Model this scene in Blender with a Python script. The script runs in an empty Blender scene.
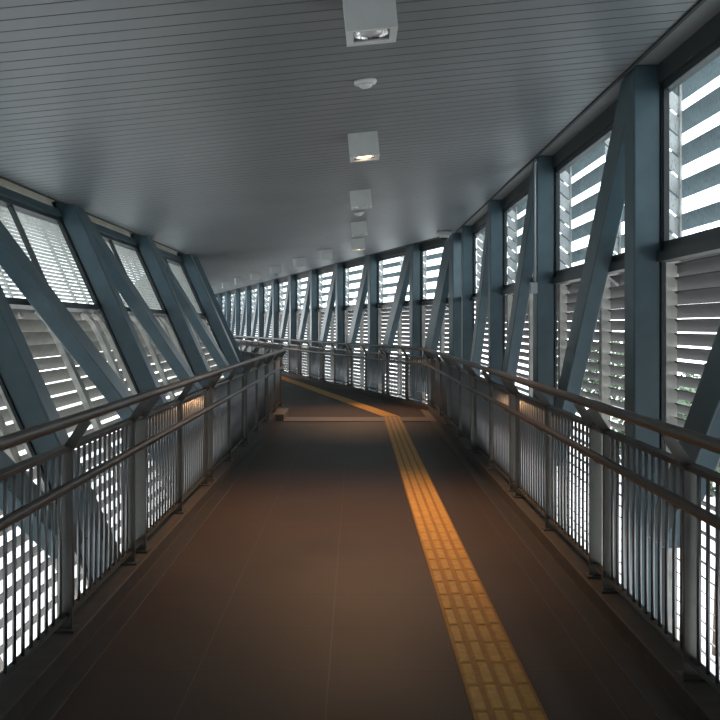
import bpy, math, random
from mathutils import Vector
random.seed(7)
C = bpy.context.scene.collection
H = 1.55                       # eye height
F = 936.0                      # focal length in pixels of the 720 px frame
TURN = math.radians(15.8)
YC = 18.2                      # where the bridge bends to the left
SN, CS = math.sin(TURN), math.cos(TURN)

# ------------------------------------------------------------------ materials
def mat(name, col, rough=.5, metal=0.0, bump=None, noise=None, spec=None):
    m = bpy.data.materials.new(name); m.use_nodes = True
    nt = m.node_tree; N = nt.nodes; L = nt.links
    b = N['Principled BSDF']
    b.inputs['Base Color'].default_value = (*col, 1)
    b.inputs['Roughness'].default_value = rough
    b.inputs['Metallic'].default_value = metal
    if spec is not None: b.inputs['Specular IOR Level'].default_value = spec
    tc = N.new('ShaderNodeTexCoord')
    if noise:
        sc, amt = noise
        n = N.new('ShaderNodeTexNoise'); n.inputs['Scale'].default_value = sc; n.inputs['Detail'].default_value = 5
        L.new(tc.outputs['Object'], n.inputs['Vector'])
        r = N.new('ShaderNodeMapRange')
        r.inputs['From Min'].default_value = .3; r.inputs['From Max'].default_value = .7
        r.inputs['To Min'].default_value = 1-amt; r.inputs['To Max'].default_value = 1+amt
        L.new(n.outputs['Fac'], r.inputs['Value'])
        mx = N.new('ShaderNodeVectorMath'); mx.operation = 'SCALE'
        mx.inputs[0].default_value = col
        L.new(r.outputs['Result'], mx.inputs['Scale'])
        L.new(mx.outputs['Vector'], b.inputs['Base Color'])
        if bump:
            bp = N.new('ShaderNodeBump'); bp.inputs['Strength'].default_value = bump; bp.inputs['Distance'].default_value = .01
            L.new(n.outputs['Fac'], bp.inputs['Height']); L.new(bp.outputs['Normal'], b.inputs['Normal'])
    return m

def floor_mat():
    m = mat('dark_floor_tile', (.062, .052, .047), .42)
    nt = m.node_tree; N = nt.nodes; L = nt.links; b = N['Principled BSDF']
    tc = N.new('ShaderNodeTexCoord'); sep = N.new('ShaderNodeSeparateXYZ'); L.new(tc.outputs['Object'], sep.inputs[0])
    def line(out, off, pitch, width):
        a = N.new('ShaderNodeMath'); a.operation = 'ADD'; a.inputs[1].default_value = off; L.new(out, a.inputs[0])
        d = N.new('ShaderNodeMath'); d.operation = 'DIVIDE'; d.inputs[1].default_value = pitch; L.new(a.outputs[0], d.inputs[0])
        f = N.new('ShaderNodeMath'); f.operation = 'FRACT'; L.new(d.outputs[0], f.inputs[0])
        g = N.new('ShaderNodeMath'); g.operation = 'LESS_THAN'; g.inputs[1].default_value = width/pitch; L.new(f.outputs[0], g.inputs[0])
        return g.outputs[0]
    lx = line(sep.outputs['X'], .677+5.5*4, .5935, .006)
    ly = line(sep.outputs['Y'], 30.0, .6, .006)
    n1 = N.new('ShaderNodeTexNoise'); n1.inputs['Scale'].default_value = 1.3; n1.inputs['Detail'].default_value = 6
    L.new(tc.outputs['Object'], n1.inputs['Vector'])
    n2 = N.new('ShaderNodeTexNoise'); n2.inputs['Scale'].default_value = 90; L.new(tc.outputs['Object'], n2.inputs['Vector'])
    mixn = N.new('ShaderNodeMath'); mixn.operation = 'ADD'; L.new(n1.outputs['Fac'], mixn.inputs[0]); L.new(n2.outputs['Fac'], mixn.inputs[1])
    cr = N.new('ShaderNodeValToRGB'); L.new(mixn.outputs[0], cr.inputs[0])
    cr.color_ramp.elements[0].position = .7; cr.color_ramp.elements[0].color = (.042, .029, .023, 1)
    cr.color_ramp.elements[1].position = 1.3 if False else 1.0; cr.color_ramp.elements[1].color = (.066, .047, .037, 1)
    m1 = N.new('ShaderNodeMix'); m1.data_type = 'RGBA'; L.new(lx, m1.inputs['Factor'])
    L.new(cr.outputs[0], m1.inputs['A']); m1.inputs['B'].default_value = (.10, .088, .078, 1)
    m2 = N.new('ShaderNodeMix'); m2.data_type = 'RGBA'; L.new(ly, m2.inputs['Factor'])
    L.new(m1.outputs['Result'], m2.inputs['A']); m2.inputs['B'].default_value = (.027, .023, .021, 1)
    L.new(m2.outputs['Result'], b.inputs['Base Color'])
    mr = N.new('ShaderNodeMapRange'); mr.inputs['To Min'].default_value = .46; mr.inputs['To Max'].default_value = .62
    L.new(n1.outputs['Fac'], mr.inputs['Value']); L.new(mr.outputs[0], b.inputs['Roughness'])
    return m

def glass_mat():
    m = bpy.data.materials.new('window_glass'); m.use_nodes = True
    nt = m.node_tree; N = nt.nodes; L = nt.links; N.remove(N['Principled BSDF'])
    t = N.new('ShaderNodeBsdfTransparent')
    g = N.new('ShaderNodeBsdfGlossy'); g.inputs['Roughness'].default_value = .05
    d = N.new('ShaderNodeBsdfDiffuse'); d.inputs['Color'].default_value = (.4, .44, .45, 1)
    lw = N.new('ShaderNodeLayerWeight'); lw.inputs['Blend'].default_value = .5
    pw = N.new('ShaderNodeMath'); pw.operation = 'POWER'; pw.inputs[1].default_value = 5; L.new(lw.outputs['Facing'], pw.inputs[0])
    mx = N.new('ShaderNodeMixShader'); L.new(pw.outputs[0], mx.inputs[0]); L.new(t.outputs[0], mx.inputs[1]); L.new(g.outputs[0], mx.inputs[2])
    # dusty film with specks
    tc = N.new('ShaderNodeTexCoord'); n = N.new('ShaderNodeTexNoise'); n.inputs['Scale'].default_value = 30; n.inputs['Detail'].default_value = 6.2
    L.new(tc.outputs['Object'], n.inputs['Vector'])
    r = N.new('ShaderNodeMapRange'); r.inputs['From Min'].default_value = .55; r.inputs['From Max'].default_value = .75
    r.inputs['To Min'].default_value = .08; r.inputs['To Max'].default_value = .5
    L.new(n.outputs['Fac'], r.inputs['Value'])
    m2 = N.new('ShaderNodeMixShader'); L.new(r.outputs[0], m2.inputs[0]); L.new(mx.outputs[0], m2.inputs[1]); L.new(d.outputs[0], m2.inputs[2])
    t.inputs['Color'].default_value = (.80, .85, .87, 1)
    L.new(m2.outputs[0], N['Material Output'].inputs[0])
    return m

def translucent_mat(name, col, fac=.5, tcol=None):
    m = bpy.data.materials.new(name); m.use_nodes = True
    nt = m.node_tree; N = nt.nodes; L = nt.links; N.remove(N['Principled BSDF'])
    d = N.new('ShaderNodeBsdfDiffuse'); t = N.new('ShaderNodeBsdfTranslucent')
    t.inputs['Color'].default_value = (*(tcol or col), 1)
    tc = N.new('ShaderNodeTexCoord'); n = N.new('ShaderNodeTexNoise'); n.inputs['Scale'].default_value = 6; n.inputs['Detail'].default_value = 6
    L.new(tc.outputs['Object'], n.inputs['Vector'])
    cr = N.new('ShaderNodeValToRGB'); L.new(n.outputs['Fac'], cr.inputs[0])
    cr.color_ramp.elements[0].position = .3; cr.color_ramp.elements[0].color = (*[c*.75 for c in col], 1)
    cr.color_ramp.elements[1].position = .7; cr.color_ramp.elements[1].color = (*col, 1)
    L.new(cr.outputs[0], d.inputs['Color'])
    mx = N.new('ShaderNodeMixShader'); mx.inputs[0].default_value = fac
    L.new(d.outputs[0], mx.inputs[1]); L.new(t.outputs[0], mx.inputs[2]); L.new(mx.outputs[0], N['Material Output'].inputs[0])
    return m

def emit_mat(name, col, s):
    m = bpy.data.materials.new(name); m.use_nodes = True
    b = m.node_tree.nodes['Principled BSDF']
    b.inputs['Base Color'].default_value = (*col, 1)
    b.inputs['Emission Color'].default_value = (*col, 1); b.inputs['Emission Strength'].default_value = s
    return m

M = dict(
    steel=mat('blue_grey_painted_steel', (.060, .104, .126), .38, .15, noise=(5, .12)),
    frame=mat('dark_grey_window_frame', (.032, .040, .044), .4, .2, noise=(8, .1)),
    ceil=mat('grey_ceiling_strip', (.165, .181, .188), .42, .25, noise=(.7, .10)),
    ceil_groove=mat('ceiling_groove', (.13, .138, .142), .6),
    edge=mat('black_edge_trim', (.012, .013, .014), .6),
    soffit=mat('soffit_board', (.20, .21, .21), .6, noise=(3, .1)),
    rail=mat('brushed_handrail_steel', (.12, .105, .095), .36, .75, noise=(30, .1)),
    railp=mat('grey_railing_steel', (.16, .16, .15), .36, .55, noise=(14, .1)),
    balu=mat('baluster_steel', (.27, .28, .29), .28, .7, noise=(10, .08)),
    kerb=mat('kerb_concrete', (.085, .078, .072), .6, noise=(9, .15), bump=.2),
    gutter=mat('gutter_cover', (.060, .056, .054), .45, noise=(6, .12)),
    joint=mat('joint_sealant', (.13, .115, .10), .6),
    plate=mat('threshold_plate', (.30, .24, .20), .4, .3, noise=(12, .1)),
    tact=mat('ochre_tactile_rubber', (.72, .42, .11), .5, noise=(25, .14), bump=.1),
    tactb=mat('ochre_tactile_base', (.46, .23, .055), .6, noise=(25, .14)),
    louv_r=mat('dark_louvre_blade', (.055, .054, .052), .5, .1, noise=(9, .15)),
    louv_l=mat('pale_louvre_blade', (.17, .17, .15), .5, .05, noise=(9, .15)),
    sup=mat('pale_louvre_support', (.62, .62, .58), .5, noise=(6, .2)),
    fin=translucent_mat('white_saw_tooth_fin', (.94, .95, .95), .85),
    shade=translucent_mat('frosted_sun_blade', (.30, .36, .38), .24, (.6, .68, .70)),
    fascia=translucent_mat('frosted_fascia', (.55, .55, .50), .3),
    screen=translucent_mat('fine_screen_slat', (.74, .74, .71), .5),
    white=mat('white_powder_coat', (.55, .57, .56), .45, noise=(10, .05)),
    grey=mat('grey_plastic', (.4, .42, .43), .5),
    dark=mat('dark_inside', (.02, .02, .02), .4),
    refl=mat('lamp_reflector', (.75, .75, .73), .12, .9),
    conduit=mat('grey_conduit_pipe', (.34, .38, .40), .45),
    endw=mat('far_wall_paint', (.10, .12, .13), .6),
    ground=mat('pale_concrete_ground', (.36, .36, .355), .8, noise=(.6, .15)),
    trunk=mat('tree_bark', (.10, .07, .05), .8, noise=(6, .3)),
    leaf=mat('green_foliage', (.028, .060, .026), .6, noise=(3, .4)),
    bulb_on=emit_mat('lit_lamp', (1.0, .62, .30), 14),
    bulb_off=mat('unlit_lamp', (.6, .62, .62), .1, .3),
    floor=floor_mat(), glass=glass_mat(),
)

# ------------------------------------------------------------------ mesh helpers
class MB:
    def __init__(s): s.v = []; s.f = []; s.mi = []; s.sm = []
    def quadbox(s, p, mi=0):              # 8 corners: 4 of one end, 4 of the other, same winding
        n = len(s.v); s.v += [tuple(q) for q in p]
        for f in ((0,3,2,1), (4,5,6,7), (0,1,5,4), (1,2,6,5), (2,3,7,6), (3,0,4,7)):
            s.f.append(tuple(n+i for i in f)); s.mi.append(mi); s.sm.append(False)
        return s
    def box(s, x0, x1, y0, y1, z0, z1, mi=0):
        return s.quadbox([(x0,y0,z0),(x1,y0,z0),(x1,y1,z0),(x0,y1,z0),(x0,y0,z1),(x1,y0,z1),(x1,y1,z1),(x0,y1,z1)], mi)
    def quad(s, a, b, c, d, mi=0):
        n = len(s.v); s.v += [tuple(a), tuple(b), tuple(c), tuple(d)]; s.f.append((n,n+1,n+2,n+3)); s.mi.append(mi); s.sm.append(False); return s
    def tube(s, pts, r, seg=12, mi=0, caps=True, flat=None):
        pts = [Vector(p) for p in pts]; n0 = len(s.v); k = len(pts)
        for i, p in enumerate(pts):
            d = (pts[min(i+1,k-1)] - pts[max(i-1,0)]).normalized()
            up = Vector((0,0,1)) if abs(d.z) < .95 else Vector((0,1,0))
            a = d.cross(up).normalized(); b = a.cross(d).normalized()
            rr = r[i] if isinstance(r, (list, tuple)) else r
            for j in range(seg):
                t = 2*math.pi*j/seg
                s.v.append(tuple(p + a*rr*math.cos(t) + b*rr*math.sin(t)*(flat or 1)))
        for i in range(k-1):
            for j in range(seg):
                a = n0+i*seg+j; b = n0+i*seg+(j+1) % seg
                s.f.append((a, b, b+seg, a+seg)); s.mi.append(mi); s.sm.append(True)
        if caps:
            s.f.append(tuple(n0+j for j in reversed(range(seg)))); s.mi.append(mi); s.sm.append(False)
            s.f.append(tuple(n0+(k-1)*seg+j for j in range(seg))); s.mi.append(mi); s.sm.append(False)
        return s
    def lathe(s, prof, c=(0,0,0), seg=24, mi=0):
        n0 = len(s.v); k = len(prof)
        for (r, z) in prof:
            for j in range(seg):
                t = 2*math.pi*j/seg; s.v.append((c[0]+r*math.cos(t), c[1]+r*math.sin(t), c[2]+z))
        for i in range(k-1):
            for j in range(seg):
                a = n0+i*seg+j; b = n0+i*seg+(j+1) % seg
                s.f.append((a, b, b+seg, a+seg)); s.mi.append(mi); s.sm.append(True)
        s.f.append(tuple(n0+j for j in reversed(range(seg)))); s.mi.append(mi); s.sm.append(False)
        s.f.append(tuple(n0+(k-1)*seg+j for j in range(seg))); s.mi.append(mi); s.sm.append(False)
        return s
    def mesh(s, name, mats):
        me = bpy.data.meshes.new(name); me.from_pydata(s.v, [], s.f)
        for m in (mats if isinstance(mats, (list, tuple)) else [mats]): me.materials.append(m)
        me.polygons.foreach_set('material_index', s.mi); me.polygons.foreach_set('use_smooth', s.sm)
        me.update(); return me
def fixn(me):
    import bmesh
    b = bmesh.new(); b.from_mesh(me); bmesh.ops.recalc_face_normals(b, faces=b.faces); b.to_mesh(me); b.free()
def obj(name, mb, mats, parent=None, bevel=0, loc=None, rz=0):
    me = mb.mesh(name, mats); fixn(me)
    o = bpy.data.objects.new(name, me); C.objects.link(o); o.parent = parent
    if bevel:
        m = o.modifiers.new('bevel', 'BEVEL'); m.width = bevel; m.segments = 2; m.limit_method = 'ANGLE'
    if loc is not None: o.location = loc
    o.rotation_euler = (0,0,rz)
    return o
def tag(o, label, cat, group=None):
    o['label'] = label; o['category'] = cat
    if group: o['group'] = group
    return o
def thing(name, label=None, cat=None, group=None, loc=(0,0,0), rz=0):
    o = bpy.data.objects.new(name, None); C.objects.link(o); o.empty_display_size = .2
    o.location = loc; o.rotation_euler = (0,0,rz)
    if label: tag(o, label, cat, group)
    return o
def struct(o): o['kind'] = 'structure'; return o
def dup(root, parent=None):
    c = root.copy(); C.objects.link(c); c.parent = parent
    for ch in list(root.children): dup(ch, c)
    return c
def place(o, u, yc, seg, s):
    """seg A: s is the distance from the camera; seg B: s is the distance past the bend."""
    if seg == 'A': o.location = (u, s, 0); o.rotation_euler = (0,0,0)
    else: o.location = (u - s*SN, yc + s*CS, 0); o.rotation_euler = (0,0,TURN)
_cache = {}
def proto(key, maker):
    """first use returns the built thing, every later use a copy with copied parts"""
    if key not in _cache: _cache[key] = maker(); return _cache[key]
    return dup(_cache[key])
ORD = ['first','second','third','fourth','fifth','sixth','seventh','eighth','ninth','tenth','eleventh','twelfth','thirteenth','fourteenth','fifteenth','sixteenth']

# ------------------------------------------------------------------ shell
def zceil(u): return 3.17 + .0998*u
UL, UR = -3.1, 1.91
YS = -5.0
BL = 44.0
RC = 17.0                      # where the right railing turns
def B(u, s, yc=YC): return (u - s*SN, yc + s*CS)
# floor
fl = MB()
def slabA(mb, u0, u1, y0, y1, z0, z1, mi=0): mb.box(u0, u1, y0, y1, z0, z1, mi)
def slabB(mb, u0, u1, s0, s1, z0, z1, yc=YC, mi=0):
    a, b, c, d = B(u0,s0,yc), B(u1,s0,yc), B(u1,s1,yc), B(u0,s1,yc)
    mb.quadbox([(*a,z0),(*b,z0),(*c,z0),(*d,z0),(*a,z1),(*b,z1),(*c,z1),(*d,z1)], mi)
slabA(fl, -1.47, 1.47, YS, YC, -.35, 0); slabB(fl, -1.95, 1.15, -1.5, BL, -.35, -.001)
struct(obj('floor', fl, M['floor']))
# ceiling of narrow cross strips with recessed grooves
ce = MB(); P_ = .155; G = .012
def strips(pt, s0, s1):
    s = s0
    while s < s1:
        e = min(s+P_, s1)
        for (a, b, dz, mi) in ((s, e-G, 0, 0), (e-G, e, .012, 1)):
            ce.quad((*pt(UL,a), zceil(UL)+dz), (*pt(UR,a), zceil(UR)+dz), (*pt(UR,b), zceil(UR)+dz), (*pt(UL,b), zceil(UL)+dz), mi)
        for yy in (e-G, e):
            ce.quad((*pt(UL,yy), zceil(UL)), (*pt(UR,yy), zceil(UR)), (*pt(UR,yy), zceil(UR)+.012), (*pt(UL,yy), zceil(UL)+.012), 1)
        s += P_
strips(lambda u, s: (u, s), YS, YC)
strips(lambda u, s: B(u, s), 0, BL)
struct(obj('ceiling', ce, [M['ceil'], M['ceil_groove']]))
# roof deck above the strips keeps the daylight out
rf = MB()
for pt, a, b in ((lambda u, s: (u, s), YS, YC), (lambda u, s: B(u, s), 0, BL)):
    q = [(*pt(u, s), zceil(u)+dz) for dz in (.22, .32) for (u, s) in ((UL-.4, a), (UR+.42, a), (UR+.42, b), (UL-.4, b))]
    rf.quadbox(q)
struct(obj('trim_roof', rf, M['soffit']))
# dark edge line and soffit beside it
ed = MB(); so = MB(); so2 = MB()
for pt, a, b in ((lambda u, s: (u, s), YS, YC), (lambda u, s: B(u, s), 0, BL)):
    def run(mb, u0, u1, z0, z1):
        q = [(*pt(u, s), z) for z in (z0, z1) for (u, s) in ((u0, a), (u1, a), (u1, b), (u0, b))]
        mb.quadbox(q)
    run(ed, UR, UR+.022, zceil(UR)-.015, zceil(UR)+.12)
    run(ed, UL-.022, UL, zceil(UL)-.012, zceil(UL)+.16)
    run(so, UR+.022, UR+.42, 3.385, 3.41)
    run(so2, UL-.42, UL-.022, 3.00, 3.02)
struct(obj('trim_ceiling_edge', ed, M['edge'])); struct(obj('trim_soffit', so, M['soffit'])); struct(obj('trim_soffit_left', so2, M['sup']))

# kerbs: along both railings, turned with the bridge
def kerb(name, side, yc, z=.10):
    k = MB(); u0, u1 = sorted((side*1.31, side*1.47))
    slabA(k, u0, u1, YS, yc+(.02 if side > 0 else 0), -.3, z); slabB(k, u0, u1, 0, BL, -.3, z, yc)
    return struct(obj(name, k, M['kerb'], bevel=.006))
kerb('trim_kerb_right', 1, RC); kerb('trim_kerb_left', -1, 16.6)
g = MB()
for side, yc in ((1, RC), (-1, 16.6)):
    u0, u1 = sorted((side*1.20, side*1.31))
    slabA(g, u0, u1, YS, yc, 0, .006); slabB(g, u0, u1, 0, BL, 0, .006, yc)
struct(obj('trim_gutter', g, M['gutter']))
j = MB()
for side, yc in ((1, RC), (-1, 16.6)):
    for uu in (1.195, 1.305):
        u0, u1 = sorted((side*uu, side*(uu+.006)))
        slabA(j, u0, u1, YS, yc, 0, .0075)
struct(obj('trim_floor_joint', j, M['joint']))
th = MB(); th.box(-1.19, 1.36, 15.15, 15.82, 0, .012); th.box(1.19, 1.36, 15.82, 17.3, 0, .012)
struct(obj('trim_threshold', th, M['plate'], bevel=.003))
kb = MB(); kb.box(-1.36, -1.17, 15.2, 16.3, .0, .115)
struct(obj('trim_kerb_end', kb, M['plate'], bevel=.01))

# unseen wall added behind the viewer to block daylight, then the far end wall
w = MB(); w.box(-4, 3, YS-.1, YS, -.3, 3.5); struct(obj('wall_light_block', w, M['endw']))
w = MB(); a = B(-3.6, BL); b = B(2.8, BL); w.quadbox([(*a,-.3),(*b,-.3),(b[0],b[1]+.1,-.3),(a[0],a[1]+.1,-.3),(*a,3.5),(*b,3.5),(b[0],b[1]+.1,3.5),(a[0],a[1]+.1,3.5)])
struct(obj('wall_far', w, M['endw']))

# ------------------------------------------------------------------ tactile strip
def tactile():
    st = MB(); ub0, ub1 = .465, .755
    root = thing('tactile_strip', 'ochre tactile guide strip of raised bars running along the dark floor', 'tactile strip')
    yb = 15.95
    dx, dy = -math.sin(math.radians(13.2)), math.cos(math.radians(13.2))
    base = MB(); base.box(ub0, ub1, YS, yb, 0, .007)
    L2 = 26
    e = [(ub0, yb), (ub1, yb), (ub1+dx*L2, yb+dy*L2), (ub0+dx*L2, yb+dy*L2)]
    base.quadbox([(*p, 0) for p in e] + [(*p, .007) for p in e])
    obj('base_sheet', base, M['tactb'], root)
    bars = MB(); cp = (ub1-ub0)/4
    def bar(pt, c, s0, s1):
        c0, c1 = ub0+cp*c+.010, ub0+cp*(c+1)-.010; i = .007
        lo = [pt(c0,s0), pt(c1,s0), pt(c1,s1), pt(c0,s1)]; hi = [pt(c0+i,s0+i), pt(c1-i,s0+i), pt(c1-i,s1-i), pt(c0+i,s1-i)]
        bars.quadbox([(*p, .006) for p in lo] + [(*p, .0125) for p in hi])
    y = YS+.1
    while y + .27 < yb:
        for c in range(4): bar(lambda u, s: (u, s), c, y+.01+.02*(c % 2), y+.26+.02*(c % 2))
        y += .27
    s = .1
    while s + .27 < L2:
        for c in range(4): bar(lambda u, q: (u+dx*q, yb+dy*q), c, s+.01, s+.26)
        s += .27
    obj('raised_bars', bars, M['tact'], root)
tactile()

# ------------------------------------------------------------------ wall frames
UB = {1: 1.95, -1: -1.75}          # foot of the inner wall face
def WL(side, t, o):                 # up-wall t, outward o -> local x, z
    if side == 1: return (o, t)
    return (-.41*t - .912*o, .912*t - .41*o)
TT = {1: 2.10, -1: 2.0}             # transom
TH = {1: 3.23, -1: 3.05}            # window head
TOP = {1: 3.40, -1: 3.27}
def wp(side, t, o, y): x, z = WL(side, t, o); return (x, y, z)
def wbox(mb, side, t0, t1, o0, o1, y0, y1, mi=0):
    return mb.quadbox([wp(side,t0,o0,y0), wp(side,t0,o1,y0), wp(side,t0,o1,y1), wp(side,t0,o0,y1),
                       wp(side,t1,o0,y0), wp(side,t1,o1,y0), wp(side,t1,o1,y1), wp(side,t1,o0,y1)], mi)
CW = .24                            # column width along the bridge
def make_column(side):
    def f():
        root = thing('steel_column')
        sh = MB(); wbox(sh, side, -.7, TOP[side]-.01, 0, .19, 0, CW)
        obj('shaft', sh, M['steel'], root, bevel=.012)
        fl_ = MB(); wbox(fl_, side, -.7, TOP[side]-.02, .19, .212, -.015, CW+.03)
        obj('outer_flange', fl_, M['frame'], root)
        bp = MB(); wbox(bp, side, -.72, -.70, -.04, .24, -.05, CW+.05)
        obj('base_plate', bp, M['steel'], root)
        return root
    return proto(('col', side), f)
def make_diag(side, wd):
    def f():
        m = MB(); y0, t0 = CW*.55-.16, TOP[side]-.03; y1, t1 = wd-.36, .12; h = .115/(1+((y1-y0)/(t0-t1))**2)**-.5
        h = .19 if wd > 3.4 else .225
        q = []
        for (t, y) in ((t0, h+.012), (t1, y1)):
            q += [wp(side,t,.025,y-h), wp(side,t,.165,y-h), wp(side,t,.165,y+h), wp(side,t,.025,y+h)]
        m.quadbox(q); root = obj('diagonal_brace', m, M['steel'], None, bevel=.01)
        return root
    return proto(('diag', side, round(wd, 2)), f)

def make_window(side, wd):
    def f():
        root = thing('window_1'); ya, yb = CW, wd
        t0, t1 = TT[side], TH[side]; fr = MB()
        if side > 0: wbox(fr, side, t0-.10, t0-.03, .16, .27, ya-.05, yb+.05)      # transom, two stepped members
        wbox(fr, side, t0-.02, t0+.04, .20, .28, ya-.05, yb+.05)
        wbox(fr, side, t1-.03, t1+.02, .20, .27, ya-.05, yb+.05)
        for y in (ya, yb-.035): wbox(fr, side, t0, t1, .20, .238, y, y+.035)
        obj('window_frame', fr, M['frame'], root)
        hd = MB(); wbox(hd, side, t1+.02, (TOP[side]+.03 if side > 0 else t1+.11), .17, .27, ya-.05, yb+.05)
        if side < 0:
            pb = MB(); wbox(pb, side, t1+.11, TOP[side]+.12, .21, .26, -.02, yb+.05); obj('pale_fascia', pb, M['fascia'], root)
        obj('head_beam', hd, M['steel'] if side < 0 else M['frame'], root)
        gl = MB(); x = .235
        gl.quad(wp(side,t0+.04,x,ya), wp(side,t0+.04,x,yb), wp(side,t1-.03,x,yb), wp(side,t1-.03,x,ya))
        obj('glass_pane', gl, M['glass'], root)
        md = (ya+yb)/2
        if side < 0:
            ml = MB(); wbox(ml, side, t0, t1, .205, .25, md+.18, md+.215); obj('mullion', ml, M['frame'], root)
        return root
    return proto(('win', side, round(wd, 2)), f)

def make_sunscreen(side, wd):
    """outside the glazing: broad frosted blades with saw-tooth supports (right), fine slats (left)"""
    def f():
        t0, t1 = TT[side], TH[side]; ya, yb = CW, wd
        if side > 0:
            root = thing('sunshade_screen')
            bl = MB(); t = t0-.02
            while t < t1+.25:
                th_ = .004
                hh, o0, o1 = .042, .47, .61
                bl.quadbox([wp(side,t+hh,o0,ya-.1), wp(side,t-hh,o1,ya-.1), wp(side,t-hh,o1,yb+CW-.1), wp(side,t+hh,o0,yb+CW-.1),
                            wp(side,t+hh+th_,o0,ya-.1), wp(side,t-hh+th_,o1,ya-.1), wp(side,t-hh+th_,o1,yb+CW-.1), wp(side,t+hh+th_,o0,yb+CW-.1)])
                t += .255
            obj('frosted_blades', bl, M['shade'], root)
            n = [ya+.06, (ya+yb)/2] if wd > 2 else [ya+.06]
            for y in n:
                fn = MB(); t = t0-.10
                while t < t1+.02:
                    q = [(.30, t+.13), (.42, t+.03), (.42, t-.10), (.30, t+.005)]
                    fn.quadbox([wp(side,b,a,y) for a, b in q] + [wp(side,b,a,y+.012) for a, b in q]); t += .15
                obj('saw_tooth_fin', fn, M['fin'], root)
                bk = MB(); wbox(bk, side, t0-.1, t1+.1, .422, .44, y-.01, y+.03); obj('support_bar', bk, M['sup'], root)
        else:
            root = thing('slatted_screen')
            bl = MB(); t = t0+.07
            while t < t1+.12:
                a, b, c, d = t+.005, t-.005, .34, .372
                bl.quadbox([wp(side,a,c,ya-.1), wp(side,b,d,ya-.1), wp(side,b,d,yb+CW-.1), wp(side,a,c,yb+CW-.1),
                            wp(side,a+.003,c,ya-.1), wp(side,b+.003,d,ya-.1), wp(side,b+.003,d,yb+CW-.1), wp(side,a+.003,c,yb+CW-.1)])
                t += .042
            obj('fine_slats', bl, M['screen'], root)
            for y in (ya+.1, ya+(yb-ya)*.40, ya+(yb-ya)*.6, yb-.1):
                bk = MB(); wbox(bk, side, t0-.05, t1+.15, .378, .40, y-.02, y+.02); obj('support_bar', bk, M['sup'], root)
        return root
    return proto(('sun', side, round(wd, 2)), f)

def make_louvre(side, wd):
    def f():
        root = thing('louvre_panel'); ya, yb = CW, wd
        bl = MB(); t = -.05-(.9 if side > 0 else .84); top = TT[side]+(-.03 if side > 0 else .05)
        p, hh, o0, o1 = (.10, .043, .34, .45) if side > 0 else (.12, .037, .34, .45)
        while t < top:
            th_ = .006
            bl.quadbox([wp(side,t+hh,o0,ya-.12), wp(side,t-hh,o1,ya-.12), wp(side,t-hh,o1,yb+CW-.12), wp(side,t+hh,o0,yb+CW-.12),
                        wp(side,t+hh+th_,o0,ya-.12), wp(side,t-hh+th_,o1,ya-.12), wp(side,t-hh+th_,o1,yb+CW-.12), wp(side,t+hh+th_,o0,yb+CW-.12)])
            t += p
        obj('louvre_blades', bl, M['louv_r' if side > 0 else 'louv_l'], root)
        ys = ([ya-.03, (ya+yb)/2+.1] if side > 0 and wd > 2 else [ya+.03, (ya+yb)/2+.1, yb-.12] if wd > 2 else [ya+.05])
        for y in ys:
            sp = MB(); path = [(-.9, .27), (top-.35, .27), (top-.2, .28), (top-.09, .31), (top-.02, .36), (top, .42)] if side < 0 else [(-.9, .28), (top, .28)]
            hw = .05 if side > 0 else .06; dp = .08 if side > 0 else .05
            for (ta, oa), (tb, ob) in zip(path, path[1:]):
                sp.quadbox([wp(side,ta,oa,y-hw), wp(side,ta,oa+dp,y-hw), wp(side,ta,oa+dp,y+hw), wp(side,ta,oa,y+hw),
                            wp(side,tb,ob,y-hw), wp(side,tb,ob+dp,y-hw), wp(side,tb,ob+dp,y+hw), wp(side,tb,ob,y+hw)])
            obj('support_post', sp, M['sup'], root)
        return root
    return proto(('louv', side, round(wd, 2)), f)

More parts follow.
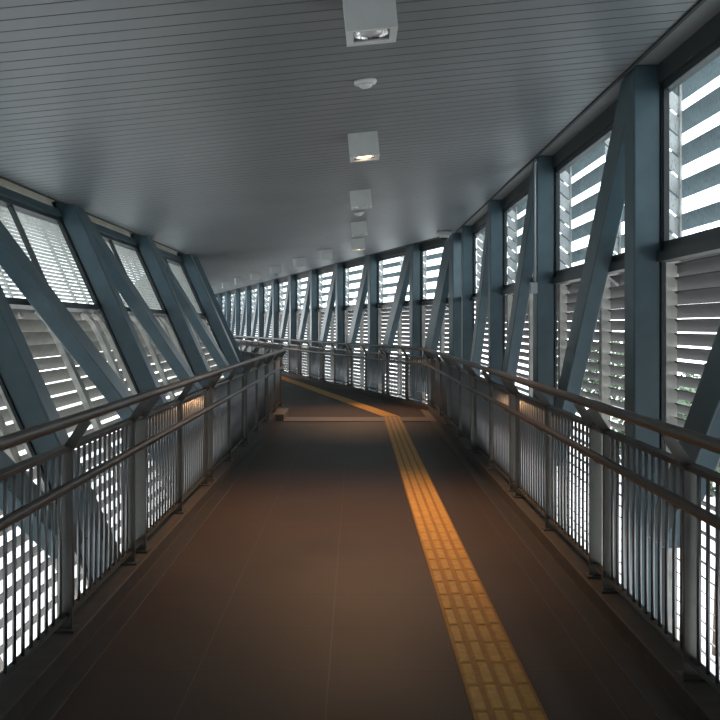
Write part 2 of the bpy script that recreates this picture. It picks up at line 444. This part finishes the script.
SIDE = {1: 'right', -1: 'left'}
nwin = 0
BA = 3.51; BB = 3.28
for side in (1, -1):
    colsA = [6.57 - 3*BA + k*BA for k in range(7)]    # -3.96 .. 17.1 ; indexes seen start at 6.57 (k=3)
    colsA = [y for y in colsA if y < 18]
    baysA = [(y, BA) for y in colsA[:-1]] + [(colsA[-1], 1.3 if side > 0 else 1.0)]
    nB = 13 if side > 0 else 5
    colsB = [.17] + [2.57 + BB*k for k in range(nB)]
    baysB = [(.17, 2.4)] + [(y, BB) for y in colsB[1:]]
    for seg, bays in (('A', baysA), ('B', baysB)):
        for i, (s, wd) in enumerate(bays):
            if seg == 'A':
                kk = i - 2 if s > 0 else -1
                where = f'{ORD[i-3]} ahead on the {SIDE[side]} before the bend' if i >= 3 else f'on the {SIDE[side]}, {ORD[2-i]} behind the nearest column in view'
                lean = 'outward-leaning' if side < 0 else 'upright'
            else:
                where = f'{ORD[i]} after the bend on the {SIDE[side]}'
                lean = 'outward-leaning' if side < 0 else 'upright'
            grp = f'{SIDE[side]} wall {"before" if seg == "A" else "after"} the bend'
            c = make_column(side); place(c, UB[side], YC, seg, s)
            tag(c, f'{lean} blue-grey steel column, {where}', 'column', 'steel columns of the ' + grp)
            if i + 1 < len(bays) or seg == 'B':
                d = make_diag(side, wd); place(d, UB[side], YC, seg, s)
                tag(d, f'sloping blue-grey steel brace, {where}', 'brace', 'diagonal braces of the ' + grp)
            nwin += 1
            w = make_window(side, wd); place(w, UB[side], YC, seg, s); w.name = f'window_{nwin}'; struct(w)
            z = make_sunscreen(side, wd); place(z, UB[side], YC, seg, s)
            if side > 0: tag(z, f'frosted blades with saw-tooth fins, {where}', 'sunshade', 'sunshades outside the ' + grp)
            else: tag(z, f'pale fine-slatted screen behind glass, {where}', 'screen', 'slatted screens outside the ' + grp)
            l = make_louvre(side, wd); place(l, UB[side], YC, seg, s)
            tag(l, f'{"dark" if side > 0 else "pale"} louvre panel below the window, {where}', 'louvre', 'louvre panels of the ' + grp)

# ------------------------------------------------------------------ railings
UPL = 1.386
def make_rail_panel(side, ln, posts):
    def f():
        root = thing('railing_panel'); sg = side
        def bx(mb, x0, x1, y0, y1, z0, z1): a, b = sorted((sg*x0, sg*x1)); mb.box(a, b, y0, y1, z0, z1)
        t = MB(); bx(t, -.028, .028, 0, ln, .955, .98); obj('top_bar', t, M['rail'], root, bevel=.003)
        t = MB(); bx(t, -.02, .02, 0, ln, .165, .18); obj('bottom_bar', t, M['railp'], root)
        for y in posts:
            p = MB(); bx(p, -.036, .036, y-.009, y+.009, .10, .958); po = obj('post', p, M['railp'], root, bevel=.002)
            q = MB(); bx(q, -.055, .055, y-.05, y+.05, .10, .112); obj('foot_plate', q, M['railp'], po)
            b = MB()
            xs = [(-.036, .955), (.02, .955), (-.085, 1.115), (-.125, 1.09)]
            pts = [(sg*a, y-.007, z_) for a, z_ in xs] + [(sg*a, y+.007, z_) for a, z_ in xs]
            b.quadbox(pts); obj('bracket', b, M['railp'], root)
            c = MB(); c.tube([(sg*-.03, y, .80), (sg*-.06, y, .80), (sg*-.085, y, .825)], .009, 8); obj('rail_hook', c, M['railp'], root)
        y = .05
        me = None
        while y < ln-.02:
            if min(abs(y-p) for p in posts) > .028 and (ln < 2.5 or .15 < y < ln-.15):
                if me is None:
                    b = MB(); b.tube([(0,0,.175), (0,0,.957)], .009, 8); me = obj('baluster', b, M['balu'], root); cur = me
                else:
                    cur = me.copy(); C.objects.link(cur); cur.parent = root
                cur.location = (0, y, 0)
            y += .098
        return root
    return proto(('rp', side, round(ln, 2)), f)
ML = 2.81
PO = (.15, 1.40, 2.66)
kR = [5.27-ML*2 + ML*k for k in range(6)]          # last ends at 16.5
runs = [(1, 'A', [(s, ML) for s in kR] , RC), (1, 'A', [(kR[-1]+ML, RC-kR[-1]-ML)], RC),
        (1, 'B', [(ML*k, ML) for k in range(12)], RC),
        (-1, 'A', [(.25-ML+ML*k, ML) for k in range(7)], 17.1), (-1, 'B', [(.12+ML*k, ML) for k in range(4)], 17.1)]
cnt = {}
for side, seg, lst, yc in runs:
    for s, ln in lst:
        k = cnt.get((side, seg), 0); cnt[(side, seg)] = k+1
        p = make_rail_panel(side, ln, PO if ln > 2 else (.15, ln-.1)); place(p, side*UPL, yc, seg, s)
        first = 1
        where = f'{ORD[k-first]} panel ahead on the {SIDE[side]} side before the bend' if (seg == 'A' and k >= first) else (f'panel beside the viewer on the {SIDE[side]} side' if seg == 'A' else f'{ORD[k]} panel after the bend on the {SIDE[side]} side')
        tag(p, 'grey steel baluster railing, ' + where, 'railing', f'railing panels on the {SIDE[side]} side {"before" if seg == "A" else "after"} the bend')
def handrail(name, label, side, off, z, r, yc):
    u = side*(UPL-off); pts = []
    y = -3.5
    while y < yc-.5: pts.append((u, y, z)); y += 1.5
    for k in range(0, 7):
        a = k/6; p0 = Vector((u, yc-.45)); p1 = Vector((u, yc)); p2 = Vector((u-.45*SN, yc+.45*CS))
        q = p0*(1-a)**2 + p1*2*a*(1-a) + p2*a*a; pts.append((q.x, q.y, z))
    L_ = 33 if side > 0 else 11
    s = 1.5
    while s < L_: pts.append((u-s*SN, yc+s*CS, z)); s += 1.5
    mb = MB(); mb.tube(pts, r, 16)
    tag(obj(name, mb, M['rail']), label, 'handrail')
handrail('handrail', 'brushed steel upper handrail tube on brackets above the right railing', 1, .105, 1.125, .026, RC)
handrail('handrail', 'brushed steel upper handrail tube on brackets above the left railing', -1, .105, 1.125, .026, 17.1)
handrail('handrail', 'brushed steel lower handrail tube in front of the right balusters', 1, .09, .845, .022, RC)
handrail('handrail', 'brushed steel lower handrail tube in front of the left balusters', -1, .09, .825, .022, 17.1)

# ------------------------------------------------------------------ ceiling fixtures
TILT = -math.atan(.0998)
def make_light(lit):
    def f():
        root = thing('ceiling_downlight'); W_ = .125
        h = MB()
        # open-bottomed square housing, its underside framed round the lamp
        for (x0, x1, y0, y1) in ((-W_, -W_+.012, -W_, W_), (W_-.012, W_, -W_, W_), (-W_+.012, W_-.012, -W_, -W_+.012), (-W_+.012, W_-.012, W_-.012, W_)):
            h.box(x0, x1, y0, y1, -.20, 0)
        h.box(-W_+.012, W_-.012, -W_+.012, W_-.012, -.06, -.05)
        for (x0, x1, y0, y1) in ((-W_+.012, -W_+.035, -W_+.012, W_-.012), (W_-.035, W_-.012, -W_+.012, W_-.012), (-W_+.035, W_-.035, -W_+.012, -W_+.035), (-W_+.035, W_-.035, W_-.035, W_-.012)):
            h.box(x0, x1, y0, y1, -.196, -.185)
        obj('housing', h, M['white'], root)
        r_ = MB(); r_.lathe([(.03, -.08), (.05, -.11), (.07, -.15), (.083, -.185), (.088, -.187), (.078, -.15), (.055, -.105), (.03, -.078)], seg=28)
        rf_ = obj('reflector', r_, M['refl'], root)
        l = MB(); l.lathe([(.02, -.09), (.045, -.115), (.062, -.160), (.055, -.186), (.01, -.192)], seg=24)
        obj('lamp', l, M['bulb_on' if lit else 'bulb_off'], rf_ if False else root)
        return root
    return proto(('light', lit), f)
def lamp(loc, energy, size=1.62, tilt=0.0):
    d = bpy.data.lights.new('downlight_beam', 'SPOT'); d.energy = energy; d.color = (1.0, .54, .26); d.spot_size = size; d.spot_blend = 1.0; d.shadow_soft_size = .06
    o = bpy.data.objects.new('downlight_beam', d); C.objects.link(o); o.location = loc; o.rotation_euler = (-tilt, 0, 0)
lightsA = [(.058, 4.62, 0), (.055, 7.98, 1), (.048, 11.3, 0), (.04, 14.7, 0), (.03, 17.5, 1)]
for i, (u, y, lit) in enumerate(lightsA):
    o = make_light(lit); o.location = (u, y, zceil(u)); o.rotation_euler = (0, TILT, 0)
    tag(o, f'{"lit" if lit else "unlit"} white square ceiling downlight, {ORD[i]} one ahead before the bend', 'ceiling light', 'square ceiling lights before the bend')
    if lit: lamp((u, y, 2.95), 340 if i == 1 else 260, 1.85 if i == 1 else 1.6, .17 if i == 1 else .30)
for i, (s, lit) in enumerate([(1.5, 0), (4.0, 0), (7.0, 0), (10.2, 1), (13.4, 0), (16.6, 1), (20, 0)]):
    x, y = B(-.25, s); o = make_light(lit); o.location = (x, y, zceil(-.25)); o.rotation_euler = (0, TILT, TURN)
    tag(o, f'{"lit" if lit else "unlit"} white square ceiling downlight, {ORD[i]} one after the bend', 'ceiling light', 'square ceiling lights after the bend')
    if lit: lamp((x, y, 2.92), 80)
for i, (u, y) in enumerate(((.06, 6.2), (.04, 13.4))):
    root = thing('smoke_detector', ['white round smoke detector between the first two square downlights', 'white round smoke detector beyond the third square downlight'][i], 'smoke detector', 'ceiling smoke detectors', (u, y, zceil(u)))
    root.rotation_euler = (0, TILT, 0)
    m = MB(); m.lathe([(.075, 0), (.078, -.012), (.072, -.022), (.05, -.026)], seg=28); obj('base', m, M['white'], root)
    m = MB(); m.lathe([(.045, -.024), (.042, -.040), (.030, -.048), (.008, -.050)], seg=24); obj('sensor_cap', m, M['white'], root)
# dome camera at the bend
cam_root = thing('security_camera', 'white dome security camera under the ceiling edge at the bend', 'security camera', None, (1.66, 17.6, zceil(1.62)))
m = MB(); m.box(-.14, .14, -.10, .10, -.07, 0); obj('mount', m, M['white'], cam_root, bevel=.02)
m = MB(); m.lathe([(.10, -.06), (.10, -.10), (.085, -.125)], seg=28); obj('housing', m, M['white'], cam_root)
m = MB(); m.lathe([(.08, -.12), (.075, -.15), (.055, -.175), (.02, -.188)], seg=24); obj('dome', m, M['dark'], cam_root)
# conduit with its box on the second column
y0 = 6.57+BA
cr = thing('conduit', 'pale vertical conduit pipe with junction box on the second column ahead on the right', 'conduit', None, (UB[1], y0, 0))
m = MB(); m.tube([(-.02, -.06, 3.30), (-.02, -.03, 3.335), (-.02, .0, 3.30), (-.022, .0, 3.2), (-.022, .0, 1.98)], .011, 10); obj('pipe', m, M['conduit'], cr)
m = MB(); m.box(-.075, .0, -.03, .03, 1.90, 2.02); obj('junction_box', m, M['conduit'], cr, bevel=.006)
# bolted splice on the last brace before the bend (first of the turned part)
sx, sy = UB[1]-.88*SN, YC+.88*CS

# ------------------------------------------------------------------ outside
g = MB(); g.box(-90, 90, -60, 140, -6.3, -6.0); struct(obj('ground', g, M['ground']))
def tree(x, y, z, r, label):
    root = thing('roadside_tree', label, 'tree', 'roadside trees beyond the right wall', (x, y, -6))
    t = MB(); t.tube([(0,0,0), (.05,.02,2.5), (0,.1,z+6-.3)], [.22, .17, .1], 10); obj('trunk', t, M['trunk'], root)
    c = MB()
    for k in range(2600):
        a = random.uniform(0, 2*math.pi); b = math.acos(random.uniform(-1, 1)); q = r*random.random()**.4
        p = Vector((q*math.sin(b)*math.cos(a), q*math.sin(b)*math.sin(a), z+6+q*.7*math.cos(b)))
        d1 = Vector((random.uniform(-1,1), random.uniform(-1,1), random.uniform(-1,1))).normalized(); d2 = d1.orthogonal().normalized(); sz = random.uniform(.06, .12)
        c.quad(p-d1*sz, p-d2*sz*.5, p+d1*sz, p+d2*sz*.5)
    obj('crown', c, M['leaf'], root)
tree(7.6, 29, .2, 1.7, 'leafy green tree seen through the louvres beside the second column')
tree(6.2, 17.5, -.6, 1.5, 'leafy green tree seen through the louvres behind the first brace')
tree(8.4, 21.5, -.2, 1.3, 'leafy green tree seen low through the louvres right of the first column')

# ------------------------------------------------------------------ daylight
wd = bpy.data.worlds.new('World'); bpy.context.scene.world = wd; wd.use_nodes = True
nt = wd.node_tree; bg = nt.nodes['Background']
tc = nt.nodes.new('ShaderNodeTexCoord'); sp = nt.nodes.new('ShaderNodeSeparateXYZ'); nt.links.new(tc.outputs['Generated'], sp.inputs[0])
cr_ = nt.nodes.new('ShaderNodeValToRGB'); mr = nt.nodes.new('ShaderNodeMapRange'); mr.inputs['From Min'].default_value = -1
nt.links.new(sp.outputs['Z'], mr.inputs['Value']); nt.links.new(mr.outputs[0], cr_.inputs[0])
cr_.color_ramp.elements[0].color = (.55, .57, .56, 1); cr_.color_ramp.elements[1].color = (.93, .97, 1.0, 1); cr_.color_ramp.elements[0].position = .3; cr_.color_ramp.elements[1].position = .6
nt.links.new(cr_.outputs[0], bg.inputs['Color']); bg.inputs['Strength'].default_value = 6.2

cam = bpy.data.cameras.new('camera'); co = bpy.data.objects.new('camera', cam); C.objects.link(co)
cam.sensor_width = 36; cam.lens = F*36/720; cam.shift_y = -34/720; cam.shift_x = 4/720
co.location = (0, 0, H); co.rotation_euler = (math.radians(90), 0, 0); cam.clip_start = .05; cam.clip_end = 500
sc = bpy.context.scene; sc.camera = co
sc.view_settings.view_transform = 'Standard'; sc.view_settings.look = 'None'; sc.view_settings.exposure = 0
